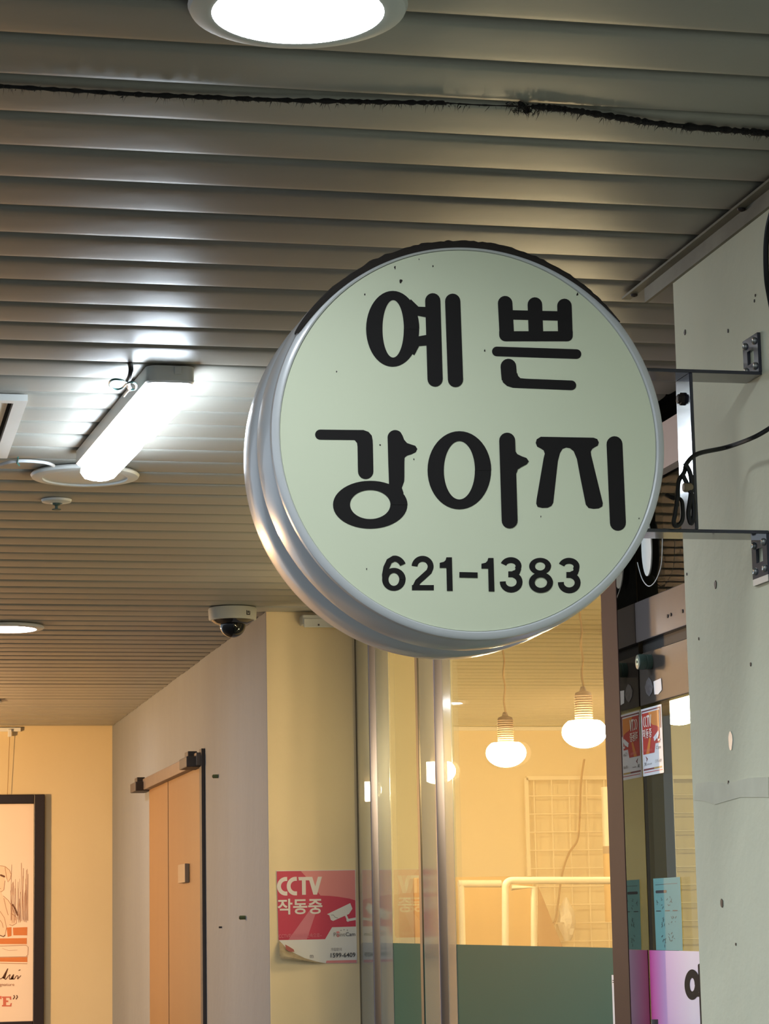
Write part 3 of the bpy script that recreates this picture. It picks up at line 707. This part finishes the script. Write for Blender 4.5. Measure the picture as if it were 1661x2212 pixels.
sheet(text_in('작동중', 140, 645, 920, 908, .022), m6, N_, .0003, 'lettering', 'letter_white', base)
CAMI = [[(1000, 915), (1410, 735), (1448, 830), (1385, 918), (1190, 995), (1105, 1030), (1065, 1012), (1040, 935)], stroke([(1325, 930), (1362, 1012)], 34, 'br'), ellipse(1365, 1020, 28, 28, 16)[:-1], stroke([(1370, 1020), (1505, 1000)], 42, 'bb')]
sheet(CAMI, m6, N_, .0003, 'camera_icon', 'paper', base)
sheet([stroke([(1070, 930), (1110, 930), (1140, 970), (1190, 985)], 9, 'bb')], lambda x, y: mc(x, y, .0012), N_, .0002, 'camera_line', 'ink_grey', base)
sheet(text_in('CCTV화면이 휴대폰속으로~', 150, 1228, 905, 1300, .008), m6, N_, .0003, 'lettering', 'beam', base)
sheet(text_in('Point', 1110, 1225, 1310, 1290, .004), m6, N_, .0003, 'lettering', 'ink_grey', base)
sheet(text_in('Cam', 1320, 1225, 1488, 1288, .006), m6, N_, .0003, 'lettering', 'ink', base)
sheet([rrect(1160, 1205, 1210, 1240, 8), ellipse(1185, 1275, 28, 28, 14)[:-1]], lambda x, y: mc(x, y, .0012), N_, .0002, 'emblem', 'pinkish', base)
sheet([ellipse(x, y, 9, 9, 8)[:-1] for x, y in ((1240, 1190), (1295, 1180), (1350, 1188))], m6, N_, .0003, 'emblem', 'ink_grey', base)
sheet(text_in('가입문의', 1055, 1480, 1245, 1532, .004), m6, N_, .0003, 'lettering', 'ink_grey', base)
sheet(text_in('1599-6409', 1050, 1565, 1485, 1642, .012), m6, N_, .0003, 'lettering', 'ink', base)
sheet([[(980, 1690), (1505, 1690), (1505, 1738), (965, 1730)]], m6, N_, .0003, 'foot_line', 'pinkish', base)
sheet(text_in('m', 690, 1590, 752, 1640, .004), m6, N_, .0003, 'lettering', 'ink_grey', base)
# the curled corner
vs = []; fs = []
E1 = [(150, 1330), (300, 1480), (430, 1560), (600, 1640), (800, 1700), (960, 1735)]
for i, (x, y) in enumerate(E1):
    w_ = math.sin(PI*min(1, (5-i)/4.2)*.55) if i < 5 else 0
    tip = [(140, 1590), (180, 1640), (340, 1650), (560, 1690), (780, 1720), (960, 1736)][i]
    for k in range(5):
        t = k/4
        vs.append(mc(x+(tip[0]-x)*t, y+(tip[1]-y)*t, .001+.030*w_*math.sin(PI*.6*t)))
for i in range(5):
    for k in range(4): fs.append((i*5+k, i*5+k+1, (i+1)*5+k+1, (i+1)*5+k))
MB().add(vs, fs).build('curled_corner', 'curl', base, True)
sheet([[(250, 1405), (330, 1450), (395, 1490), (410, 1530), (330, 1530), (265, 1490)]], lambda x, y: mc(x, y, .016), N_, .0004, 'torn_print', 'torn', base)

# sticker on the door
y_l, y_r, z_t, z_b = rect_x(1383, 1533, 1433, 1669, XD)
st = thing('cctv_sticker', (XD, (y_l+y_r)/2, z_b), 'white bordered red and orange CCTV sticker on the glass door', 'sticker')
def md(x, y, d=0.0):
    # x,y: units of the sticker, 100 wide 200 tall
    return Vector((XD+.0015-d, y_l+(x/100)*(y_r-y_l), z_t+(y/200)*(z_b-z_t)))
N2 = (-1, 0, 0)
sb = sheet([rrect(0, 0, 100, 200, 2)], md, N2, .0005, 'backing', 'label_white', st)
d1 = lambda x, y: md(x, y, .0006); d3 = lambda x, y: md(x, y, .0010); d4 = lambda x, y: md(x, y, .0014)
sheet([[(4, 6), (96, 6), (96, 68), (91, 68), (91, 10), (4, 10)], [(4, 6), (6, 6), (6, 20), (4, 20)]], d1, N2, .0003, 'border', 'dmaroon', sb)
sheet([[(6, 14), (88, 14), (88, 110), (66, 110), (60, 136), (6, 136)]], d1, N2, .0003, 'red_field', 'dred', sb)
sheet([[(38, 14), (88, 14), (88, 66), (72, 58), (56, 54), (46, 44)]], d3, N2, .0003, 'orange_field', 'dorange', sb)
sheet([[(38, 90), (46, 92), (36, 136), (20, 136)]], d3, N2, .0003, 'light_beam', 'dorange', sb)
sheet(cctv_word(12, 22, 52, 58), d4, N2, .0003, 'lettering', 'letter_white', sb)
sheet(text_in('작동중', 10, 62, 52, 90, .02), d4, N2, .0003, 'lettering', 'letter_white', sb)
ci = lambda p_: [(58+(x-1000)/505*32, 74+(y-735)/300*30) for x, y in p_]
sheet([ci(p_) for p_ in CAMI], d4, N2, .0003, 'camera_icon', 'label_white', sb)
sheet(text_in('CCTV화면이 휴대폰속으로~', 10, 122, 52, 130, .0), d4, N2, .0003, 'lettering', 'pinkish', sb)
sheet([stroke([(17, 142), (24, 151), (20, 158)], [1, 6, 1.5], 'bb')], d1, N2, .0003, 'emblem', 'dmaroon', sb)
sheet(text_in('SK', 10, 160, 21, 170), d1, N2, .0003, 'lettering', 'ink', sb)
sheet(text_in('telecom', 24, 163, 46, 169), d1, N2, .0003, 'lettering', 'ink_grey', sb)
sheet(text_in('1599-6409', 66, 158, 92, 167), d1, N2, .0003, 'lettering', 'ink_grey', sb)
sheet(text_in('Cam', 70, 118, 90, 128), d1, N2, .0003, 'lettering', 'ink_grey', sb)
sheet([[(5, 179), (56, 179), (56, 184), (5, 184)]], d1, N2, .0003, 'foot_line', 'dmaroon', sb)
sheet([[(56, 179), (93, 179), (93, 184), (56, 184)]], d1, N2, .0003, 'foot_line', 'dyellow', sb)
sheet([[(8, 189), (96, 189), (96, 191), (8, 191)]], d1, N2, .0003, 'foot_line', 'dred', sb)

# blue-green paper notice on the door
y_l2, y_r2, z_t2, z_b2 = rect_x(1410, 1898, 1474, 2052, XD)
pn = thing('paper_notice', (XD, (y_l2+y_r2)/2, z_b2), 'blue green paper with handwriting taped to the glass door', 'notice')
def mn(x, y, d=0.0): return Vector((XD+.001-d, y_l2+(x/100)*(y_r2-y_l2), z_t2+(y/200)*(z_b2-z_t2)))
pb = sheet([[(0, 0), (100, 0), (101, 100), (100, 202), (2, 202), (1, 100)]], mn, N2, .0003, 'sheet', 'notice', pn)
n1 = lambda x, y: mn(x, y, .0004)
WR = [stroke([(8, 18), (90, 17)], 1.2, 'bb'), rrect(8, 34, 50, 42, 3)]
for (x0_, y0_, x1_, y1_) in ((10, 54, 36, 84), (50, 52, 68, 80), (20, 108, 42, 144), (52, 100, 84, 132), (26, 150, 42, 190), (50, 152, 72, 178)):
    for _ in range(7):
        x_, y_ = random.uniform(x0_, x1_), random.uniform(y0_, y1_)
        WR.append(stroke([(x_, y_), (x_+random.uniform(-5, 5), y_+random.uniform(1, 7))], 1.3, 'rr', 4))
for x_ in (8, 42, 70): WR.append(stroke([(x_, 92), (x_+18, 92)], 2.2, 'bb'))
sheet(WR, n1, N2, .0002, 'handwriting', 'ink', pb)

# small white card at the foot of the shop glass
ca = at_x(1321, 2106, XG-.012); cb_ = at_x(1345, 2106, XG-.012)
wc2 = thing('white_card', (XG-.012, ca.y, 1.1), 'narrow white card with a dark mark standing behind the door jamb', 'card')
bx('card', 'label_white', wc2, XG-.012, XG-.009, cb_.y, ca.y, .9, ca.z)
k1 = lambda x, y: at_x(x, y, XG-.0122)
sheet([stroke([(1323, 2118), (1338, 2118)], 2, 'bb'), stroke([(1323, 2122), (1338, 2123)], 2, 'bb'), stroke([(1328, 2116), (1328, 2126)], 2, 'bb'), stroke([(1333, 2116), (1333, 2126)], 2, 'bb')], k1, N2, .0004, 'mark', 'ink', wc2)

# ================================================================== INSIDE THE SHOP
XL = 2.0
for i, (px, py, lab) in enumerate(((1466, 1534, 'glowing globe pendant lamp seen through the glass door above the notice'), (1262, 1577, 'glowing globe pendant lamp over the white wire grid inside the shop'), (1093, 1627, 'glowing globe pendant lamp between the mullions and the wire grid'), (945, 1659, 'glowing globe pendant lamp partly behind the second mullion'), (790, 1703, 'glowing globe pendant lamp seen past the first mullion by the notice'))):
    c = at_x(px, py, XL); r = .062
    zc_ = 2.052
    t = thing('pendant_lamp', (XL, c.y, zc_-r*.72), lab, 'pendant lamp', 'globe pendants inside the shop')
    profl = [(r*math.sin(math.radians(a_)), -r*.72*math.cos(math.radians(a_)) if a_ <= 90 else -r*.72*math.cos(math.radians(a_))*.95) for a_ in range(0, 136, 9)]
    MB().lathe((XL, c.y, zc_), (0, 0, 1), [(a_, b__) for a_, b__ in profl], 36).build('globe', 'lamp_warm', t, True)
    ztop = zc_+r*.72*.95*.707
    rib = [(.022, ztop-.002)]
    for k in range(11): rib += [(.0255, ztop+.004+k*.0065), (.0235, ztop+.007+k*.0065)]
    rib += [(.022, ztop+.078), (.010, ztop+.083), (.006, ztop+.095)]
    MB().lathe((XL, c.y, 0), (0, 0, 1), rib, 24).build('socket', 'socket', t, True)
    pth = [(XL+.0022*math.cos(k*.9), c.y+.0022*math.sin(k*.9), ztop+.09+k*.012) for k in range(int((H+.118-ztop-.09)/.012)+1)]
    MB().tube(pth, .0032, 7).build('cord', 'cord', t, True)
    MB().lathe((XL, c.y, H+.119), (0, 0, -1), [(.045, 0), (.043, .012), (.010, .022)], 24).build('canopy', 'socket', t, True)

# wire grid on the back wall
ga = at_y(1136, 1681, YB-.03); gb = at_y(1525, 2100, YB-.03); gz0 = ga.z-1.7
gr = thing('wire_grid', ((ga.x+gb.x)/2, YB-.02, gz0), 'white wire grid panel hung on the yellow shop wall', 'grid')
yg = YB-.03
mb = MB()
for xx in (ga.x, gb.x): mb.box(xx-.008, xx+.008, yg-.008, yg+.008, gz0, ga.z)
for zz in (gz0, ga.z): mb.box(ga.x, gb.x, yg-.008, yg+.008, zz-.008, zz+.008)
mb.build('frame', 'gridwhite', gr, merge=False)
cell = at_y(1300, 1790, yg).z-at_y(1300, 1829, yg).z
n_h = int(1.7/cell)
def wires(mesh_o, n, step):
    for i in range(1, n):
        o = mesh_o if i == 1 else mesh_o.copy()
        if i > 1: COL.objects.link(o); o.parent = gr
        o.location = Vector(step)*(i-1)
z1_ = ga.z-cell
hw_ = MB().tube([(ga.x, yg-.003, z1_), (gb.x, yg-.003, z1_)], .0028, 6).build('wire', 'gridwhite', gr); wires(hw_, n_h, (0, 0, -cell))
cw_ = cell*1.02; n_v = int((gb.x-ga.x)/cw_)+1
vw_ = MB().tube([(ga.x+cw_*.45, yg+.003, gz0), (ga.x+cw_*.45, yg+.003, ga.z)], .0028, 6).build('wire', 'gridwhite', gr); wires(vw_, n_v, (cw_, 0, 0))

# white tube rail frames
YR = 8.3
def rp(x, y, Y=YR): return at_y(x, y, Y)
r1 = thing('white_rail', rp(1090, 2060, YR), 'white tubular frame with rounded corner standing inside the shop glass', 'frame')
def rail(pts, w, name, par, Y):
    hwid = w*Y/F/2
    p3 = [rp(x, y, Y) for x, y in pts]
    return MB().tube(p3, hwid, 10).build(name, 'railwhite', par, True)
cn = [(1091.5, 2300), (1091.5, 2120), (1091.5, 1920)] + [(1091.5+14-14*math.cos(math.radians(t)), 1916-14*math.sin(math.radians(t))) for t in range(10, 91, 16)] + [(1130, 1902), (1360, 1902)]
rail(cn, 16, 'outer_tube', r1, YR)
rail([(1153, 2300), (1153, 1917), (1104, 1917)], 14, 'inner_tube', r1, YR)
r2 = thing('white_shelf_bar', rp(1000, 1920, 8.9), 'white horizontal bar ending at the rounded rail frame', 'bar')
rail([(990, 1909), (1082, 1909)], 16, 'bar', r2, 8.9)
q = rp(996, 1909, 8.9); MB().tube([(q.x, 8.9, 0), (q.x, 8.9, q.z)], .012, 10).build('leg', 'railwhite', r2, True)
# tan board and leaning brown board
tb = at_y(1026, 1900, 9.6); tb2 = at_y(1160, 1900, 9.6)
tag(bx('tan_panel', 'tan', None, tb.x-.25, tb2.x-.02, 9.6, 9.62, 0, at_y(1100, 1893, 9.6).z), 'tan wooden panel standing behind the white rail', 'panel')
pts = [at_y(x, y, 9.1) for x, y in ((1163, 1915), (1171, 1935), (1217, 2050), (1290, 2240), (1163, 2240))]
tag(MB().prism(pts, (0, .01, 0)).build('brown_board', 'brownboard', None), 'brown board with a slanting edge behind the white rail', 'board')
# crumpled white bag
c = at_y(1224, 1985, YB-.085)
mb = MB(); vs = []; fs = []
for i in range(8):
    for k in range(14):
        a_ = 2*PI*k/14; rr = .042*math.sin(PI*(i+.4)/8.2)*random.uniform(.7, 1.25)
        vs.append((c.x+rr*math.cos(a_)*.8, c.y+rr*math.sin(a_), c.z+.09-i*.026))
for i in range(7):
    for k in range(14): fs.append((i*14+k, i*14+(k+1) % 14, (i+1)*14+(k+1) % 14, (i+1)*14+k))
tag(mb.add(vs, fs).build('plastic_bag', 'bag', None, True), 'crumpled white plastic bag hanging on the wire grid', 'bag')
# roll with a grey band at the grid edge
c = at_y(1312, 1700, 9.5); c2_ = at_y(1312, 1850, 9.5)
ro = thing('hanging_roll', c2_, 'white hanging tube with a grey band beside the wire grid', 'tube')
zb = at_y(1312, 1828, 9.5).z
MB().tube([(c.x, 9.5, c.z), (c.x, 9.5, H+.12)], .003, 6).build('hanger', 'cord', ro)
MB().tube([(c.x, 9.5, c.z), (c.x, 9.5, zb)], .026, 16).build('tube', 'railwhite', ro, True)
MB().tube([(c.x, 9.5, zb), (c.x, 9.5, zb-.03)], .0265, 16).build('band', 'plate_grey', ro, True)
MB().tube([(c.x, 9.5, zb-.03), (c.x, 9.5, zb-.30)], .027, 16).build('lower_tube', 'tan', ro, True)
# cord drooping over the grid
cpts = [at_y(*p_, YB-.06) for p_ in ((1262, 1640), (1255, 1690), (1252, 1770), (1247, 1815), (1228, 1845), (1214, 1890), (1204, 1960), (1196, 1995), (1165, 2018))]
tag(MB().tube(smooth_path(cpts, 6), .0045, 7).build('drooping_cable', 'cord', None, True), 'thin brown cable drooping in front of the white wire grid', 'cable')

# ================================================================== FAR END OF THE PASSAGE
YW = YF-.001
fa = at_y(97, 1716, YW-.03); zb0 = at_y(60, 2222, YW-.03).z
fx1, fx0, fz1, fz0 = fa.x, fa.x-.92, fa.z, zb0-.02
fr = thing('framed_poster', ((fx0+fx1)/2, YW, fz0), 'black framed poster with a sketched puppy and brick step', 'picture')
fwid = .060; d_ = .035
for n_, a_ in (('frame_side', (fx0, fx0+fwid, fz0, fz1)), ('frame_side', (fx1-fwid, fx1, fz0, fz1)), ('frame_side', (fx0+fwid, fx1-fwid, fz1-fwid*.85, fz1)), ('frame_side', (fx0+fwid, fx1-fwid, fz0, fz0+fwid))):
    bx(n_, 'frame_black', fr, a_[0], a_[1], YW-d_, YW, a_[2], a_[3], c=.004)
pr = bx('print', 'print_paper', fr, fx0+fwid, fx1-fwid, YW-.016, YW-.010, fz0+fwid, fz1-fwid*.85)
yp = YW-.0162
mpz = lambda x, y: at_y(x, y, yp)
def pl(x, y): return (x*130/551, 1690+y*522/2212)
NP = (0, -1, 0)
mk = lambda L_: [pl(*p_) for p_ in L_]
mir = lambda L_: [pl(-p_[0]-20, p_[1]) for p_ in L_]
dog = [(-60, 775), (0, 760), (45, 768), (85, 800), (103, 840), (95, 880), (72, 912), (60, 880), (40, 870), (45, 920), (35, 985), (10, 1005), (30, 1050), (75, 1080), (110, 1140), (125, 1200), (150, 1240), (148, 1290), (110, 1312), (85, 1300), (60, 1350), (40, 1400), (0, 1410), (-60, 1410)]
sheet([mk(dog)], mpz, NP, .0004, 'puppy', 'dogfur', pr)
mq = lambda x, y: at_y(x, y, yp-.0005)
bricks = [[(60, 1330), (105, 1325), (105, 1405), (70, 1415)], [(118, 1330), (250, 1325), (248, 1400), (122, 1400)], [(-60, 1430), (245, 1425), (245, 1480), (-60, 1480)], [(-60, 1605), (250, 1600), (250, 1645), (-60, 1640)]]
sheet([mk(b0) for b0 in bricks], mq, NP, .0003, 'brick_step', 'brick_print', pr)
SK = []
def sk(pts, w=1.1): SK.append(stroke(mk(pts), w*.9, 'bb'))
sk([(0, 762), (45, 770), (85, 802), (103, 842), (95, 882), (72, 912), (62, 880), (52, 820), (45, 775)]); sk([(45, 900), (35, 985), (8, 1004), (0, 1000)]); sk([(30, 1040), (75, 1080), (112, 1140), (128, 1200)])
sk([(0, 1180), (40, 1240), (60, 1330), (45, 1400)]); sk([(105, 1200), (150, 1235), (150, 1290), (112, 1312), (85, 1302)]); sk([(8, 970), (0, 975)]); sk([(35, 1060), (55, 1150), (75, 1215)]); sk([(0, 1260), (20, 1290), (30, 1330)])
for i in range(26):
    x_ = random.uniform(95, 258); y_ = random.uniform(1000, 1150); sk([(x_+random.uniform(-8, 8), y_-random.uniform(40, 300)), (x_, y_), (x_+random.uniform(-6, 6), 1290-random.uniform(0, 40))], random.uniform(.4, 1.0))
sk([(-30, 1500), (240, 1490), (258, 1510), (255, 1580), (240, 1590)]); sk([(-30, 1600), (255, 1596)]); sk([(-30, 1655), (250, 1660)]); sk([(20, 1520), (80, 1540), (160, 1535)], .6)
sheet(SK, mq, NP, .0003, 'sketch_lines', 'sketch', pr)
sheet([stroke(mk([(8, 850), (24, 856), (38, 862)]), 4, 'rr'), stroke(mk([(115, 1120), (140, 1160), (160, 1215)]), 3.4, 'rr'), stroke(mk([(0, 1400), (30, 1412), (45, 1400)]), 2, 'rr')], lambda x, y: at_y(x, y, yp-.0008), NP, .0003, 'dark_strokes', 'sketch_dark', pr)
SG = [stroke([pl(*p_) for p_ in smooth_path([(x, y, 0) for x, y in path], 5) for p_ in [(p_[0], p_[1])]], 1.7, 'rr', 4) for path in (((-10, 1800), (20, 1790), (50, 1740), (72, 1705), (60, 1740), (45, 1790), (52, 1803), (75, 1775), (92, 1760), (85, 1790), (92, 1802), (115, 1770), (125, 1760), (120, 1790), (130, 1800), (150, 1772), (165, 1775), (160, 1800), (190, 1770)), ((172, 1722), (184, 1716)))]
sheet(SG, mq, NP, .0003, 'signature', 'sketch_dark', pr)
sheet([[pl(*q_) for q_ in p_] for p_ in text_in('ignature', -14, 1838, 132, 1872)], mq, NP, .0003, 'lettering', 'sketch', pr)
EE = [[pl(*q_) for q_ in p_] for p_ in ([(18, 1960), (102, 1960), (104, 1990), (92, 1990), (86, 1972), (56, 1972), (56, 1996), (76, 1996), (76, 2012), (56, 2012), (56, 2040), (90, 2040), (98, 2020), (108, 2020), (104, 2052), (18, 2052), (18, 2040), (28, 2036), (28, 1976), (18, 1972)], [(-20, 1956), (14, 1956), (14, 1985), (4, 1985), (-4, 1970), (-20, 1970)])]
sheet(EE, mq, NP, .0003, 'lettering', 'title_red', pr)
sheet([stroke(mk([(128, 1952), (134, 1966), (122, 1982)]), 2.4, 'rr'), stroke(mk([(154, 1952), (160, 1966), (148, 1982)]), 2.4, 'rr')], mq, NP, .0003, 'lettering', 'sketch_dark', pr)
# picture rail with hook and string
ra = at_y(45, 1576, YW-.02)
pl_ = thing('picture_rail', (ra.x-.4, YW, ra.z-.02), 'white picture rail with hook under the far ceiling', 'rail')
bx('rail', 'white_plastic', pl_, -.6, ra.x, YW-.02, YW, ra.z-.010, ra.z+.012, c=.002)
hk = at_y(21, 1580, YW-.03)
bx('hook', 'white_plastic', pl_, hk.x-.010, hk.x+.010, YW-.034, YW-.0205, hk.z-.030, hk.z+.012, c=.002)
MB().tube([(hk.x, YW-.028, hk.z-.03), (hk.x-.01, YW-.022, fz1)], .0014, 6).build('string', 'cord', pl_)

# assumed warm globe lamp, out of view, giving the far end its orange light
gx, gy, gz = -.95, 12.0, 2.05
t = thing('assumed_globe_lamp', (gx, gy, gz-.1), 'assumed warm globe lamp hanging unseen over the street side of the far wall', 'pendant lamp')
MB().lathe((gx, gy, gz), (0, 0, 1), [(.10*math.sin(math.radians(a_)), -.10*math.cos(math.radians(a_))) for a_ in range(0, 166, 11)], 32).build('globe', 'lamp_orange_assumed', t, True)
MB().tube([(gx, gy, gz+.09), (gx, gy, gz+.16)], .024, 16).build('socket', 'socket', t, True)
MB().tube([(gx, gy, gz+.16), (gx, gy, H-.001)], .004, 8).build('cord', 'cord', t, True)

# unseen warm lamps added on the shop ceiling to brighten its walls
emit('lamp_shop_fill', WARM, 60.0)
for x_, y_, lab in ((2.75, 6.6, 'added round warm fill lamp on the shop ceiling near the door'), (3.2, 8.6, 'added round warm fill lamp on the shop ceiling near the back wall')):
    t = thing('fill_lamp', (x_, y_, H+.09), lab, 'ceiling light', 'added fill lamps on the shop ceiling')
    MB().lathe((x_, y_, H+.119), (0, 0, -1), [(.20, 0), (.20, .02), (.185, .024)], 40).build('rim', 'white_plastic', t, True)
    MB().lathe((x_, y_, H+.0975), (0, 0, -1), [(.183, -.002), (.18, .004), (.10, .010), (0, .012)], 40).build('lens', 'lamp_shop_fill', t, True)
